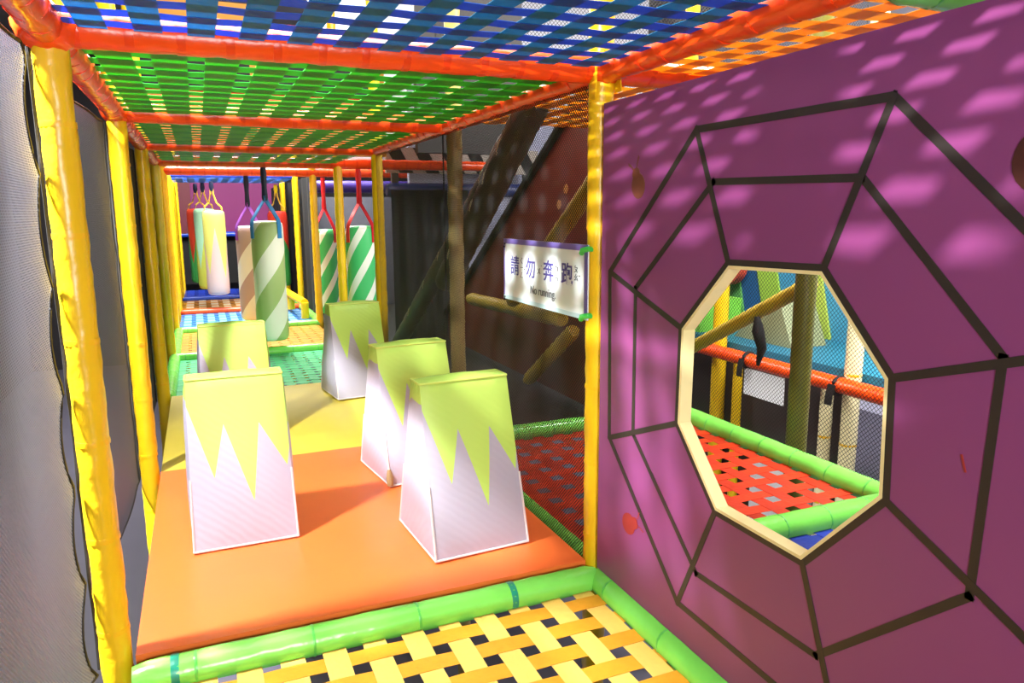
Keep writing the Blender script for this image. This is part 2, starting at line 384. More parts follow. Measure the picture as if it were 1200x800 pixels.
for k in range(3): tube('padded_rail', sr[k], 'rail', (W, (k - 1 - (k == 0)) * SEC, H), (W, k * SEC, H), .031, ORANGE, ORANGE_D, .0868, None, wob=.002, band_w=.016)
# bulky orange wraps where the near left rail meets the beam
for (x, y, r_, n_, lab) in [(0, 0, .05, 'joint_wrap', 'bulky orange vinyl wrap round the top left pipe joint'), (W, 0, .043, 'joint_wrap', 'orange vinyl wrap round the joint above the bright yellow post'),
                        (0, SEC, .042, 'joint_wrap', 'orange vinyl wrap round the joint above the second left post'), (W, SEC, .04, 'joint_wrap', 'orange vinyl wrap round the joint above the dim post')]:
    m = MB(); rnd = random.Random(int(r_ * 1000)); nn = 16; prof = []
    vs = []
    for i in range(1, 12):
        th = pi * i / 12
        for j in range(nn):
            rr = r_ * (1 + .05 * math.sin(5 * j * 2 * pi / nn + i) + .04 * rnd.random())
            vs.append((x + 1.1 * rr * math.sin(th) * math.cos(2 * pi * j / nn), y + 1.35 * rr * math.sin(th) * math.sin(2 * pi * j / nn), H + .85 * rr * math.cos(th)))
    m.add(vs, [(i * nn + j, i * nn + (j + 1) % nn, (i + 1) * nn + (j + 1) % nn, (i + 1) * nn + j) for i in range(10) for j in range(nn)] + [tuple(range(nn)), tuple(range(10 * nn, 11 * nn))[::-1]])
    o = obj(n_, m, ORANGE, smooth=80); tag(o, lab, 'padding')
m = MB(); m.ribbon([(W - .034, -.02, H - .07), (W - .036, -.03, H), (W - .02, -.034, H + .035), (W + .02, -.03, H + .036), (W + .036, -.02, H - .05)], (0, 1, 0), .03, .003)
tag(obj('strap_tie', m, YELLOW), 'yellow vinyl strap looped over the orange joint atop the bright post', 'strap')

# ------------------------------------------------------------------ webbing ceilings and floors
e = .03
woven('webbing_ceiling', 'blue and teal woven strap ceiling nearest overhead', 'webbing', e, W - e, -2 * SEC + e, -e, H, .083, 'blue_a', 'blue_b', .53)
gl = ['largest green woven strap ceiling, right behind the first orange beam', 'green woven strap ceiling over the yellow mat, middle of the three', 'thin far sliver of green woven strap ceiling']
for k in range(3): woven('webbing_ceiling', gl[k], 'webbing', e, W - e, k * SEC + e, (k + 1) * SEC - e, H, .098, 'green_a', 'green_b', .66)
woven('webbing_ceiling', 'marigold woven strap ceiling above the purple board', 'webbing', W + e, 2 * W - e, -.74, -e, H, .088, 'org_a', 'org_b', .56)
woven('webbing_ceiling', 'amber woven strap ceiling above the slanted pipes behind the netting', 'webbing', W + e, 2 * W - e, e, SEC - e, H + .01, .094, 'org_a', 'yel_a', .56)
woven('webbing_ceiling', 'far blue woven strap ceiling beyond the last orange beam', 'webbing', e, W - e, 5 * SEC + e, 6 * SEC - e, H, .1, 'sky_a', 'sky_b', .6)
woven('webbing_floor', 'yellow woven strap floor in the foreground', 'webbing', e, W - e, -2 * SEC + e, -.075, -.06, .083, 'yel_a', 'yel_b', .58)
woven('webbing_floor', 'mint green woven strap floor behind the yellow mat', 'webbing', e, W - e, 2 * SEC + .02, 3 * SEC - e, -.045, .068, 'aqua_a', 'aqua_b', .64)
woven('webbing_floor', 'golden woven strap floor beneath the pale green striped bag', 'webbing', e, W - e, 3 * SEC + e, 4 * SEC - e, -.045, .075, 'gold_a', 'gold_b', .7)
woven('webbing_floor', 'sky blue and white woven strap floor beyond the golden one', 'webbing', e, W - e, 4 * SEC + e, 5 * SEC - e, -.045, .09, 'sky_a', 'sky_b', .62)
woven('webbing_floor', 'amber and cream woven strap floor beyond the orange floor tube', 'webbing', e, W - e, 5 * SEC + e, 6 * SEC - e, -.045, .11, 'yel_a', 'cream_a', .6)
woven('webbing_floor', 'deep blue woven strap floor under the far left bags', 'webbing', e, W - e, 6 * SEC + e, 7 * SEC - e, -.045, .11, 'cob_a', 'cob_a', .62)
woven('webbing_floor', 'vermilion woven strap floor seen through the hole and the black net', 'webbing', W + .04, 2 * W - .03, .03, SEC - e, -.06, .094, 'red_a', 'red_b', .55)
woven('webbing_floor', 'dark blue woven strap floor at the lower edge of the hole', 'webbing', W + .06, 2 * W - .03, -SEC + .03, -.035, -.06, .09, 'navy_a', 'navy_b', .72)

# ------------------------------------------------------------------ green floor tubes
def gt(label, a, b, mat=GREEN, bm=GREEN_D, step=.17, r=.034): return tube('floor_tube', label, 'tube', a, b, r, mat, bm, step, None, band_w=.006, wob=.0008)
g0 = gt('bright green floor tube along the front edge of the orange mat', (.03, -.04, -.042), (W - .02, -.04, -.042), step=.24)
for x_ in (.11, .87): link('tape_ring', band_mesh(.0345, .016, TEAL_TAPE), g0, (x_, -.04, -.042), (0, pi / 2, 0))['label'] = 'dark teal tape ring'
gt('bright green floor tube along the foot of the purple board', (W - .012, -SEC, -.045), (W - .012, -.04, -.045), step=.24)
gt('green floor tube at the far edge of the mint webbing', (0, 3 * SEC, -.035), (W, 3 * SEC, -.035))
gt('green floor tube at the far edge of the golden webbing', (0, 4 * SEC, -.035), (W, 4 * SEC, -.035))
gt('orange floor tube at the far edge of the sky blue webbing', (0, 5 * SEC, -.03), (W, 5 * SEC, -.03), ORANGE, ORANGE_D)
gt('blue floor tube at the far edge of the amber and cream webbing', (0, 6 * SEC, -.03), (W, 6 * SEC, -.03), BLUE_T, BLUE_T)
gt('green floor tube along the left of the mint webbing', (.02, 2 * SEC + .03, -.03), (.02, 3 * SEC, -.03))
gt('green floor tube along the left of the golden webbing', (.02, 3 * SEC, -.03), (.02, 4 * SEC, -.03))
gt('green floor tube along the right of the far blue webbing', (W, 4 * SEC, -.03), (W, 6 * SEC, -.03))
gt('green floor tube crossing in front of the vermilion webbing, inside the hole', (W + .04, 0, -.04), (2 * W, 0, -.04), r=.04)
gt('darker green floor tube running away behind the vermilion webbing, inside the hole', (2 * W, .02, -.04), (2 * W, 2 * SEC, -.04), r=.04)
gt('green floor tube behind the black netting, far edge of the vermilion webbing', (W + .03, SEC, -.04), (2 * W, SEC, -.04), r=.036)
gt('green padded tube at the end of the marigold webbing ceiling', (W + .05, -.76, H), (2 * W, -.76, H), r=.03)
gt('green floor tube under the edge of the black netting', (W + .01, .03, -.045), (W + .01, 2 * SEC, -.045), r=.03)

# ------------------------------------------------------------------ foam mats
def mat_pad(name, label, x0, x1, y0, y1, z0, z1, mat, n=14, amp=.003, seed=3):
    m = MB(); rnd = random.Random(seed); vs = []; fs = []; r_ = .008
    def top(u, v):
        d = min(u, 1 - u, v, 1 - v); k = min(1, d * 9)
        return z1 - (1 - k) * r_ * 1.0 + amp * math.sin(5 * u + seed) * math.sin(6 * v + 1) * k
    for j in range(n + 1):
        for i in range(n + 1): vs.append((x0 + (x1 - x0) * i / n, y0 + (y1 - y0) * j / n, top(i / n, j / n)))
    for j in range(n):
        for i in range(n): fs.append((j * (n + 1) + i, j * (n + 1) + i + 1, (j + 1) * (n + 1) + i + 1, (j + 1) * (n + 1) + i))
    edge = [i for i in range(n + 1)] + [j * (n + 1) + n for j in range(1, n + 1)] + [n * (n + 1) + i for i in range(n - 1, -1, -1)] + [j * (n + 1) for j in range(n - 1, 0, -1)]
    k = len(vs); vs += [(vs[i][0], vs[i][1], z0) for i in edge]; E = len(edge)
    fs += [(edge[i], k + i, k + (i + 1) % E, edge[(i + 1) % E]) for i in range(E)] + [tuple(range(k, k + E))]
    m.add(vs, fs); o = obj(name, m, mat, smooth=50); return tag(o, label, 'mat')
mat_pad('foam_mat', 'thick orange vinyl floor mat under the three nearer wedges', .035, W - .03, -.005, SEC - .004, -.055, 0, MAT_O)
mat_pad('foam_mat', 'pale yellow vinyl floor mat behind the orange one', .035, W - .03, SEC + .004, 2 * SEC - .002, -.055, -.002, MAT_Y, seed=5)

# ------------------------------------------------------------------ foam wedges with zigzag print
LIME, LILAC = (186, 222, 98), (176, 172, 188)
FR = [(0, .10), (.24, .58), (.36, .27), (.60, .74), (.70, .28), (.95, .56), (1, .40)]
SD = [(0, .05), (.3, .12), (.55, .1), (.8, .2), (1, .08)]
SDR = [(0, .2), (.12, .5), (.3, .3), (.55, .62), (.75, .28), (1, .1)]
WM = [ramp_mat('wedge_front', LIME, LILAC, 'X', FR, -.135, .135, 0, .45), ramp_mat('wedge_left', LIME, LILAC, 'Y', SD, -.15, .15, 0, .45), ramp_mat('wedge_right', LIME, LILAC, 'Y', SDR, -.15, .15, 0, .45)]
def wedge_mesh(seed):
    import bmesh
    hb, ht, db, dt, hh = .135, .127, .15, .036, .45; rnd = random.Random(seed); n, k = 12, 16
    B = [Vector(p) for p in ((-hb, -db, 0), (hb, -db, 0), (hb, db, 0), (-hb, db, 0))]; T = [Vector(p) for p in ((-ht, -dt, hh), (ht, -dt, hh), (ht, dt, hh), (-ht, dt, hh))]
    m = MB(); ph = [rnd.random() * 6 for _ in range(4)]
    def face(a, b, c, d, mi, nu, nv):
        nr = (b - a).cross(d - a).normalized(); vs = []
        for j in range(nv + 1):
            for i in range(nu + 1):
                u, v = i / nu, j / nv; p = (a * (1 - u) + b * u) * (1 - v) + (d * (1 - u) + c * u) * v
                f = (math.sin(pi * u) * math.sin(pi * v)) ** .55
                wr = .0022 * math.sin(16 * u + 5 * v + ph[0]) * max(0, v - .55) * 2 + .0012 * math.sin(9 * v + 4 * u + ph[1])
                vs.append(p + nr * f * (.011 + wr))
        m.add(vs, [(j * (nu + 1) + i, j * (nu + 1) + i + 1, (j + 1) * (nu + 1) + i + 1, (j + 1) * (nu + 1) + i) for j in range(nv) for i in range(nu)], mi)
    face(B[0], B[1], T[1], T[0], 0, n, k); face(B[2], B[3], T[3], T[2], 0, n, k)
    face(B[1], B[2], T[2], T[1], 2, 8, k); face(B[3], B[0], T[0], T[3], 1, 8, k)
    face(T[0], T[1], T[2], T[3], 0, n, 4); m.add([B[3], B[2], B[1], B[0]], [(0, 1, 2, 3)], 1)
    me = m.mesh('cover', WM, 0)
    bm = bmesh.new(); bm.from_mesh(me); bmesh.ops.remove_doubles(bm, verts=bm.verts, dist=.0008); bmesh.ops.recalc_face_normals(bm, faces=bm.faces)
    bm.to_mesh(me); bm.free(); me.polygons.foreach_set('use_smooth', [True] * len(me.polygons)); me.set_sharp_from_angle(angle=math.radians(50))
    return me
PIPING = vinyl('pale_piping', (216, 208, 206), .45, .05, 40, .05); STAIN = vinyl('brown_stain_patch', (156, 128, 84), .7, .05, 60, .2); PIPL = vinyl('lime_piping', (206, 228, 110), .45, .05, 40, .05)
wl = [('pale lilac foam wedge with lime zigzag top at front left of the orange mat', .283, .575, 0), ('lilac and lime foam wedge at front right, nearest the black netting', .852, .275, 3.5),
      ('lilac and lime foam wedge at the back right of the orange mat, partly covered', .862, .855, 7), ('lime topped foam wedge on the yellow mat in front of the green bags', .905, 2.085, 7),
      ('lime topped foam wedge on the yellow mat behind the front left wedge', .318, 1.60, 0)]
for k, (lab, x, y, a) in enumerate(wl):
    t = thing('foam_wedge', lab, 'wedge', (x, y, .003), (0, 0, math.radians(a)), 'lilac and lime foam wedges')
    link('cover', wedge_mesh(k + 3), t, world=False)
    m = MB()
    for sx in (-1, 1):
        for sy in (-1, 1): m.path([(sx * .135, sy * .15, .003), (sx * (.135 - .008 * .42), sy * (.15 - .114 * .42), .189)], .0032, 6)
    for sy in (-1, 1): m.path([(-.135, sy * .15, .003), (.135, sy * .15, .003)], .0032, 6)
    for sx in (-1, 1): m.path([(sx * .135, -.15, .003), (sx * .135, .15, .003)], .0032, 6)
    obj('piping', m, PIPING, t, world=False)['label'] = 'pale welted seam'
    m = MB()
    for sy in (-1, 1): m.path([(-.127, sy * .036, .45), (.127, sy * .036, .45)], .0032, 6)
    for sx in (-1, 1): m.path([(sx * .127, -.036, .45), (sx * .127, .036, .45)], .0032, 6)
    obj('top_piping', m, PIPL, t, world=False)['label'] = 'lime welted seam'
    if k == 2:
        m = MB(); m.path([(-.1355, -.1505, .004), (-.134, -.142, .03), (-.134, -.136, .056)], [.010, .013, .006], 8); obj('worn_corner', m, STAIN, t, world=False)['label'] = 'brown worn patch on the corner'

# ------------------------------------------------------------------ hanging bags
def bag(label, x, y, z0, z1, r, mat, strapmat, hang=H, kind='v', tip=None, tilt=0, group=None, tz=H - .062, yaw_=.2):
    t = thing('hanging_bag', label, 'bag', (x, y, z0), (math.radians(tilt), 0, 0), group)
    h = z1 - z0; m = MB()
    prof = [(.02, 0), (r * .8, .003), (r * .95, .014), (r, .04)] + [(r * (1 + .012 * math.sin(9 * q + x * 20)), .04 + (h - .09) * q) for q in [i / 10 for i in range(1, 10)]] + [(r, h - .05), (r * .96, h - .02), (r * .82, h - .004), (.02, h)]
    m.lathe(prof, 28); obj('body', m, mat, t, world=False, smooth=60)
    m = MB(); c, s = math.cos(yaw_), math.sin(yaw_); top = tz - z0; k = h + (top - h) * .42
    def rot(px, pz): return (px * c, -px * s, pz)
    if kind == 'v':
        for sx in (-1, 1):
            an = -math.radians(36) if sx > 0 else math.radians(216); an -= yaw_; ca, sa = math.cos(an), math.sin(an)
            m.ribbon([(ca * r * q, sa * r * q, z) for q, z in ((1.03, h - .115), (1.035, h - .03), (.96, h + .006), (.5, (h + k) / 2 + .01), (.08, k), (.06, k + .03))], (-sa, ca, 0), .036, .005)
        obj('shoulder_strap', m, strapmat, t, world=False)
        m = MB(); m.path([(0, 0, k - .01), (0, 0, k + .02), (0, 0, k + (top - k) * .5), (0, 0, top - .03), (0, 0, top + .03)], [.012, .02, .016, .02, .018], 8)
        obj('hanging_tie', m, tip or strapmat, t, world=False)
    else:
        for sx in (-1, 1): m.path([rot(sx * r * .8, h - .005), rot(sx * r * .75, h + .03), rot(sx * r * .35, h + (k - h) * .7), rot(sx * .012, k + .05), rot(sx * .008, top)], .008, 6)
        obj('cord_loop', m, strapmat, t, world=False)
        m = MB(); m.path([(0, 0, top - .06), (0, 0, top - .02), (0, 0, top + .03)], [.014, .022, .016], 8); obj('hanging_tie', m, tip or strapmat, t, world=False)
    return t
RED = vinyl('red_strap_cloth', (206, 22, 34), .5, .1, 40, .08); SKYB = vinyl('blue_strap_cloth', (40, 130, 190), .5, .1, 40, .08)
PURP = vinyl('purple_strap_cloth', (140, 70, 170), .5, .1, 40, .08); NAVY = vinyl('navy_strap_cloth', (22, 30, 60), .5, .1, 40, .1); GOLDC = vinyl('gold_cord', (222, 178, 60), .5, .1, 40, .1)
bag('pale green and cream striped bag on bright blue straps, nearest of the hanging bags', .644, 3.6, .045, .85, .104, stripe_mat('candy_green', (176, 196, 124), (246, 244, 224), 2, .43), SKYB, H, tip=NAVY, group='striped bags')
bag('mauve and white striped bag hung on purple straps behind the pale green one', .605, 4.8, .03, .80, .108, stripe_mat('candy_mauve', (186, 162, 160), (240, 240, 236), 2, .43), PURP, H, tip=NAVY, group='striped bags')
bag('nearer green and white striped bag on red straps, at the right', 1.268, 3.6, .04, .81, .105, stripe_mat('candy_mint', (70, 190, 108), (236, 240, 226), 4, .27, .64), RED, H, group='striped bags')
bag('farther green and white striped bag on red straps, between two yellow posts', 1.236, 4.96, .03, .76, .102, stripe_mat('candy_mint_far', (70, 190, 106), (236, 240, 226), 4, .27, .64), RED, H, group='striped bags')
ZZ = [(0, .2), (.12, .75), (.25, .2), (.4, .85), (.5, .25), (.62, .8), (.75, .2), (.88, .8), (1, .2)]
bag('slender bag lime above and dusty pink below, front of the far left trio', .365, 6.0, .13, .93, .1, ramp_mat('bag_pink', (214, 214, 110), (214, 186, 176), 'A', ZZ, -pi, pi, 0, .8), GOLDC, H, 'c', NAVY, group='zigzag bags far left', tilt=2)
bag('slender bag mint above and lime below, middle of the far left trio', .29, 6.35, .16, .95, .1, ramp_mat('bag_mint', (176, 232, 196), (206, 222, 90), 'A', ZZ, -pi, pi, 0, .8), GOLDC, H, 'c', NAVY, group='zigzag bags far left', tilt=2)
bag('slender bag red above and green below, rear of the far left trio', .225, 6.62, .2, .95, .1, ramp_mat('bag_redgreen', (220, 70, 44), (70, 176, 90), 'A', ZZ, -pi, pi, 0, .8), GOLDC, H, 'c', NAVY, group='zigzag bags far left', tilt=2)
bag('slender bag red above and green below, right of the pale green striped bag', 1.005, 6.6, .13, .92, .1, ramp_mat('bag_green', (220, 58, 40), (58, 150, 70), 'A', [(0, .3), (.25, .6), (.5, .35), (.75, .6), (1, .3)], -pi, pi, 0, .8), GOLDC, H, 'c', YELLOW, group='zigzag bags far right', tilt=-2)
tube('padded_beam', 'slim blue beam behind the left green striped bag strap', 'beam', (W + .05, 4.96, H + .03), (2 * W, 4.96, H + .03), .02, BLUE_T, None)
tube('padded_beam', 'slim dark beam hidden above the far bags', 'beam', (0, 6.0, H + .02), (W, 6.0, H + .02), .02, BLUE_T, None)
tube('padded_beam', 'slim blue beam beyond, above the rear far bags', 'beam', (0, 6.6, H + .02), (W, 6.6, H + .02), .02, BLUE_T, None)

# ------------------------------------------------------------------ nets
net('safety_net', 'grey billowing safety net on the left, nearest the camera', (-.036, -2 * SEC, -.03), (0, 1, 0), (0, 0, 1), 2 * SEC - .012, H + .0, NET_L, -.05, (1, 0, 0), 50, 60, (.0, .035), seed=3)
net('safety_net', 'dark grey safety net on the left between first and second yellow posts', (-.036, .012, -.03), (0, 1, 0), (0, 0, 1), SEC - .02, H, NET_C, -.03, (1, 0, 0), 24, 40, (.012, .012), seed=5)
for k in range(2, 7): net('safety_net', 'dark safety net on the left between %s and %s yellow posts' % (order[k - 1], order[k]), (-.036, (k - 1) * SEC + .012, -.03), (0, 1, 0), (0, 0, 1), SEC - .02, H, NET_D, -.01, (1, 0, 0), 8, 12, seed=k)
net('safety_net', 'black see-through netting between the bright post and the dim post, behind the sign', (W - .012, .02, -.05), (0, 1, 0), (0, 0, 1), SEC - .02, H + .03, NET_R, .004, (-1, 0, 0), 20, 20)
net('safety_net', 'black see-through netting between the dim post and the slim yellow post', (W - .012, SEC, -.05), (0, 1, 0), (0, 0, 1), SEC - .02, H + .03, NET_R, .004, (-1, 0, 0), 20, 20, seed=4)
net('safety_net', 'clear black netting beyond the green tube, seen through the hole', (2 * W + .005, .03, -.02), (0, 1, 0), (0, 0, 1), SEC * 2 - .05, H, NET_F, .0, (1, 0, 0), 12, 12, seed=6)
# black drape closing the far right side
m = MB(); n = 60; vs = []
for i in range(n + 1):
    y = 5.15 + 4.0 * i / n; x = W + .055 + .02 * math.sin(i * 1.1)
    vs += [(x, y, -.028), (x, y, H), (x + .006, y, -.028), (x + .006, y, H)]
fs = []
for i in range(n):
    a, b = i * 4, i * 4 + 4; fs += [(a, b, b + 1, a + 1), (a + 3, b + 3, b + 2, a + 2), (a + 1, b + 1, b + 3, a + 3), (a + 2, b + 2, b, a)]
m.add(vs, fs); tag(obj('black_drape', m, BLACK_C, smooth=80), 'black cloth drape closing the far right side of the passage', 'curtain')

# ------------------------------------------------------------------ purple spider-web board
XP, XB = 1.112, 1.138
octo = [(-.511, .80), (-.732, .805), (-.867, .662), (-.874, .485), (-.729, .322), (-.504, .323), (-.373, .464), (-.376, .663)]
mid = [(-.457, .952), (-.795, .945), (-1.024, .721), (-1.015, .402), (-.773, .172), (-.452, .165), (-.202, .392), (-.199, .73)]
outr = [(-.40, 1.052), (-.837, 1.052), (-1.165, .76), (-1.16, .35), (-.83, .06), (-.392, .069), (-.096, .353), (-.086, .758)]
bd = [(-.45, 1.146), (-.8, 1.146), (-SEC, .75), (-SEC, .4), (-.8, -.012), (-.45, -.012), (-.045, .4), (-.045, .75)]
corner = {1: (-SEC, 1.146), 3: (-SEC, -.012), 5: (-.045, -.012), 7: (-.045, 1.146)}
tb = thing('web_board', 'purple board with a printed dark spider web and an eight-sided hole', 'board', (XP, -.62, 0))
m = MB()
for i in range(8):
    j = (i + 1) % 8; pl = [octo[i], octo[j], bd[j]] + ([corner[i]] if i in corner else []) + [bd[i]]
    m.add([(XP, *p) for p in pl], [tuple(range(len(pl)))], 0); m.add([(XB, *p) for p in pl], [tuple(range(len(pl)))[::-1]], 0)
    o2 = [bd[i]] + ([corner[i]] if i in corner else []) + [bd[j]]
    for a, b in zip(o2[:-1], o2[1:]): m.add([(XP, *a), (XB, *a), (XB, *b), (XP, *b)], [(0, 1, 2, 3)], 0)
pn = obj('panel', m, PURPLE, tb, smooth=0)
m = MB(); c0 = (-.62, .563)
inn = [(c0[0] + (p[0] - c0[0]) * .975, c0[1] + (p[1] - c0[1]) * .975) for p in octo]
for i in range(8):
    j = (i + 1) % 8
    m.add([(XP - .0015, *octo[i]), (XP - .0015, *octo[j]), (XP - .0015, *inn[j]), (XP - .0015, *inn[i])], [(0, 1, 2, 3)])
    m.add([(XP - .0015, *inn[i]), (XP - .0015, *inn[j]), (XB + .001, *inn[j]), (XB + .001, *inn[i])], [(0, 1, 2, 3)])
    m.add([(XB + .001, *octo[i]), (XB + .001, *octo[j]), (XB + .001, *inn[j]), (XB + .001, *inn[i])], [(0, 1, 2, 3)])
obj('hole_rim', m, CREAM, tb, smooth=0)['label'] = 'cream edging round the hole'
def stroke(a, b, wd, zo=0):
    a, b = Vector((0, *a)), Vector((0, *b)); d = (b - a).normalized(); a = a - d * wd * .4; b = b + d * wd * .4; n_ = Vector((0, -d.z, d.y)) * wd / 2
    mm = MB(); P = [a - n_, b - n_, b + n_, a + n_]
    mm.add([(XP - .0008 - zo, p.y, p.z) for p in P] + [(XP + .001, p.y, p.z) for p in P], [(0, 1, 2, 3), (4, 5, 6, 7), (0, 1, 5, 4), (1, 2, 6, 5), (2, 3, 7, 6), (3, 0, 4, 7)])
    return mm
rings = ((octo, .012), (mid, .0125), (outr, .0135))
for rg, wd in rings:
    for i in range(8):
        if rg is octo:
            q = [(c0[0] + (p[0] - c0[0]) * 1.022, c0[1] + (p[1] - c0[1]) * 1.022) for p in rg]
        else: q = rg
        obj('web_line', stroke(q[i], q[(i + 1) % 8], wd), LINE, pn, smooth=0)
for i in range(8): obj('web_line', stroke(octo[i], outr[i], .0125, .0004), LINE, pn, smooth=0)
def bug(y, z, s, ang, mat):
    mm = MB(); ca, sa = math.cos(ang), math.sin(ang)
    def disc(cy, cz, ry, rz, zo):
        n_ = 20; P = []
        for k in range(n_):
            a, b = cy + ry * math.cos(2 * pi * k / n_), cz + rz * math.sin(2 * pi * k / n_)
            P.append((y + s * (a * ca - b * sa), z + s * (a * sa + b * ca)))
        mm.add([(XP - .0008 - zo, *p) for p in P] + [(XP + .001, *p) for p in P], [tuple(range(n_)), tuple(range(n_, 2 * n_))] + [(k, (k + 1) % n_, n_ + (k + 1) % n_, n_ + k) for k in range(n_)])
    disc(0, 0, 1.0, 1.08, 0); disc(0, 1.12, .55, .45, .0003)
    for sx in (-1, 1):
        for k in range(5):
            disc(sx * (.25 + .14 * k), 1.5 + .26 * k - .02 * k * k, .05, .16, .0001)
    obj('bug_print', mm, mat, pn, smooth=0)
bug(-.2, .953, .026, -.35, BUG_O); bug(-.192, .168, .026, -2.0 + pi, BUG_R); bug(-1.045, .955, .036, .3, BUG_D)
obj('web_line', stroke((-.985, .585), (-.992, .565), .003), BUG_R, pn, smooth=0)['label'] = 'tiny reddish print mark'

# ------------------------------------------------------------------ NO RUNNING sign
XS = 1.094
ts = thing('notice_sign', 'white plastic notice with purple top edge and Chinese lettering reading no running', 'sign', (XS, .262, .72))
m = MB(); m.box((XS, -.008, .632), (XS + .004, .532, .818)); sh = obj('sheet', m, vinyl('sign_white', (226, 236, 236), .25, .02, 20, .02), ts, smooth=0)
SP, ST = vinyl('sign_purple', (112, 96, 168), .35, .02, 20, .04), vinyl('sign_teal', (176, 204, 208), .35, .02, 20, .04)
def bandb(y0, y1, z0, z1, mt):
    mm = MB(); mm.box((XS - .0008, y0, z0), (XS + .0008, y1, z1)); obj('border_stripe', mm, mt, sh, smooth=0)
bandb(-.008, .532, .803, .818, SP); bandb(-.008, .008, .645, .803, SP); bandb(-.008, .532, .632, .644, ST); bandb(.524, .532, .644, .803, SP)
TXT = vinyl('sign_ink_purple', (70, 64, 140), .5, .02, 20, .04); TXD = vinyl('sign_ink_grey', (70, 76, 84), .5, .02, 20, .04)
def text(s, y, z, size, mat, name='lettering', sx=1.0, bold=0.0, al='CENTER'):
    cu = bpy.data.curves.new(name, 'FONT'); cu.body = s; cu.size = size; cu.align_x = al; cu.align_y = 'CENTER'; cu.extrude = .0004; cu.offset = bold
    o = bpy.data.objects.new(name, cu); COL.objects.link(o)
    dg = bpy.context.evaluated_depsgraph_get(); dg.update()
    me = bpy.data.meshes.new_from_object(o.evaluated_get(dg)); bpy.data.objects.remove(o); me.materials.clear(); me.materials.append(mat)
    k = link(name, me, None, (XS - .0006, y, z), (pi / 2, 0, -pi / 2)); k.scale = (sx, 1, 1)
    k.parent = sh; return k
for s, y in (('請', .446), ('勿', .330), ('奔', .212), ('跑', .102)): text(s, y, .735, .062, TXT, sx=1.1, bold=.0006)
for s, y, z in (('ㄑ', .394, .755), ('ㄧ', .394, .735), ('ㄥ', .394, .713), ('ˇ', .374, .727), ('ㄨ', .274, .733), ('ˋ', .258, .742), ('ㄅ', .162, .748), ('ㄣ', .162, .722), ('ㄆ', .051, .754), ('ㄠ', .051, .733), ('ˇ', .033, .733)):
    text(s, y, z, .021, TXD, sx=1.2)
text('No running.', .25, .677, .034, TXD)
text('ㄧ', .051, .717, .016, TXD) if False else None
for z in (.805, .641):
    mm = MB(); mm.path([(XS - .006, .012, z - .008), (XS - .01, .002, z), (XS + .0, -.014, z + .004), (XS + .014, -.012, z + .002), (XS + .014, .008, z - .002), (XS + .002, .014, z - .006)], .007, 7)
    obj('green_tie', mm, vinyl('green_tie_plastic', (60, 190, 70), .4, .1, 40, .1), ts)['label'] = 'green twist tie at the corner'
    mm = MB(); mm.path([(XS + .006, .525, z - .004), (XS - .003, .520, z - .002), (XS - .003, .522, z - .012), (XS + .006, .535, z - .012), (XS + .014, .545, z - .006)], .0028, 6)
    obj('black_tie', mm, BLACK_R, ts)['label'] = 'black cable tie at the corner'

# ------------------------------------------------------------------ behind the black netting
p1 = tube('padded_pipe', 'upper of two slanted black padded pipes behind the netting', 'pipe', (1.37, .86, 1.33), (1.37, 3.05, .045), .047, BLACK_V, BLACK_V, .32, None, wob=.0025)
p2 = tube('padded_pipe', 'lower and thicker slanted black padded pipe, ending at the dim post', 'pipe', (1.30, .70, 1.297), (1.30, 1.78, .56), .056, BLACK_V, BLACK_V, .32, None, wob=.003)
for t_, (a, b), r_ in ((p1, ((1.37, .86, 1.33), (1.37, 3.05, .045)), .047), (p2, ((1.30, .70, 1.297), (1.30, 1.78, .56)), .056)):
    a, b = Vector(a), Vector(b)
    for q in (.22, .36, .5, .63, .78):
        c = a + (b - a) * q; mm = MB(); mm.path([c + Vector((-r_ * .8, -.02, r_ * .65)), c + Vector((-r_ * 1.03, -.005, .012)), c + Vector((-r_ * 1.06, .012, -.014)), c + Vector((-r_ * .95, .03, -.03))], .003, 5)
        obj('cable_tie', mm, WHITE_TIE, t_)['label'] = 'pale cable tie'
# maroon side panel of the slide with black welt
tm = thing('slide_side', 'dark maroon slide side with a slanted black edge behind the netting', 'slide', (1.84, 2.3, .0))
poly = [(1.16, 0.02), (3.3, 0.02), (3.3, .19), (1.16, 1.49)]
m = MB(); m.prism(poly, 'x', 1.8, 1.86); obj('side_panel', m, MAROON, tm, smooth=0)
m = MB(); m.path([(1.79, 1.13, 1.53), (1.79, 3.32, .2)], .02, 8); obj('edge_pad', m, BLACK_C, tm)['label'] = 'black padded edge'
m = MB()
for y, z in ((1.49, 1.0), (1.56, .93), (1.5, .62), (2.0, .55)):
    n_ = 12; m.add([(1.797, y + .022 * math.cos(2 * pi * k / n_), z + .022 * math.sin(2 * pi * k / n_)) for k in range(n_)] + [(1.802, y + .022 * math.cos(2 * pi * k / n_), z + .022 * math.sin(2 * pi * k / n_)) for k in range(n_)], [tuple(range(n_)), tuple(range(n_, 2 * n_))] + [(k, (k + 1) % n_, n_ + (k + 1) % n_, n_ + k) for k in range(n_)])
obj('fastener_disc', m, MAROON_DOT, tm)['label'] = 'tan round fasteners'
tube('padded_bar', 'khaki padded bar slanting down behind the notice sign', 'bar', (1.62, .78, 1.09), (1.62, 1.72, .46), .036, KHAKI_BAR, None)
tube('padded_bar', 'khaki padded bar lying level behind the netting at sign height', 'bar', (1.7, 1.32, .42), (1.7, 2.55, .385), .036, KHAKI_BAR, None)
tube('padded_bar', 'dim khaki brace in the dark below the notice sign', 'bar', (1.72, 1.25, .38), (1.72, 1.75, .05), .034, KHAKI_BAR, None)
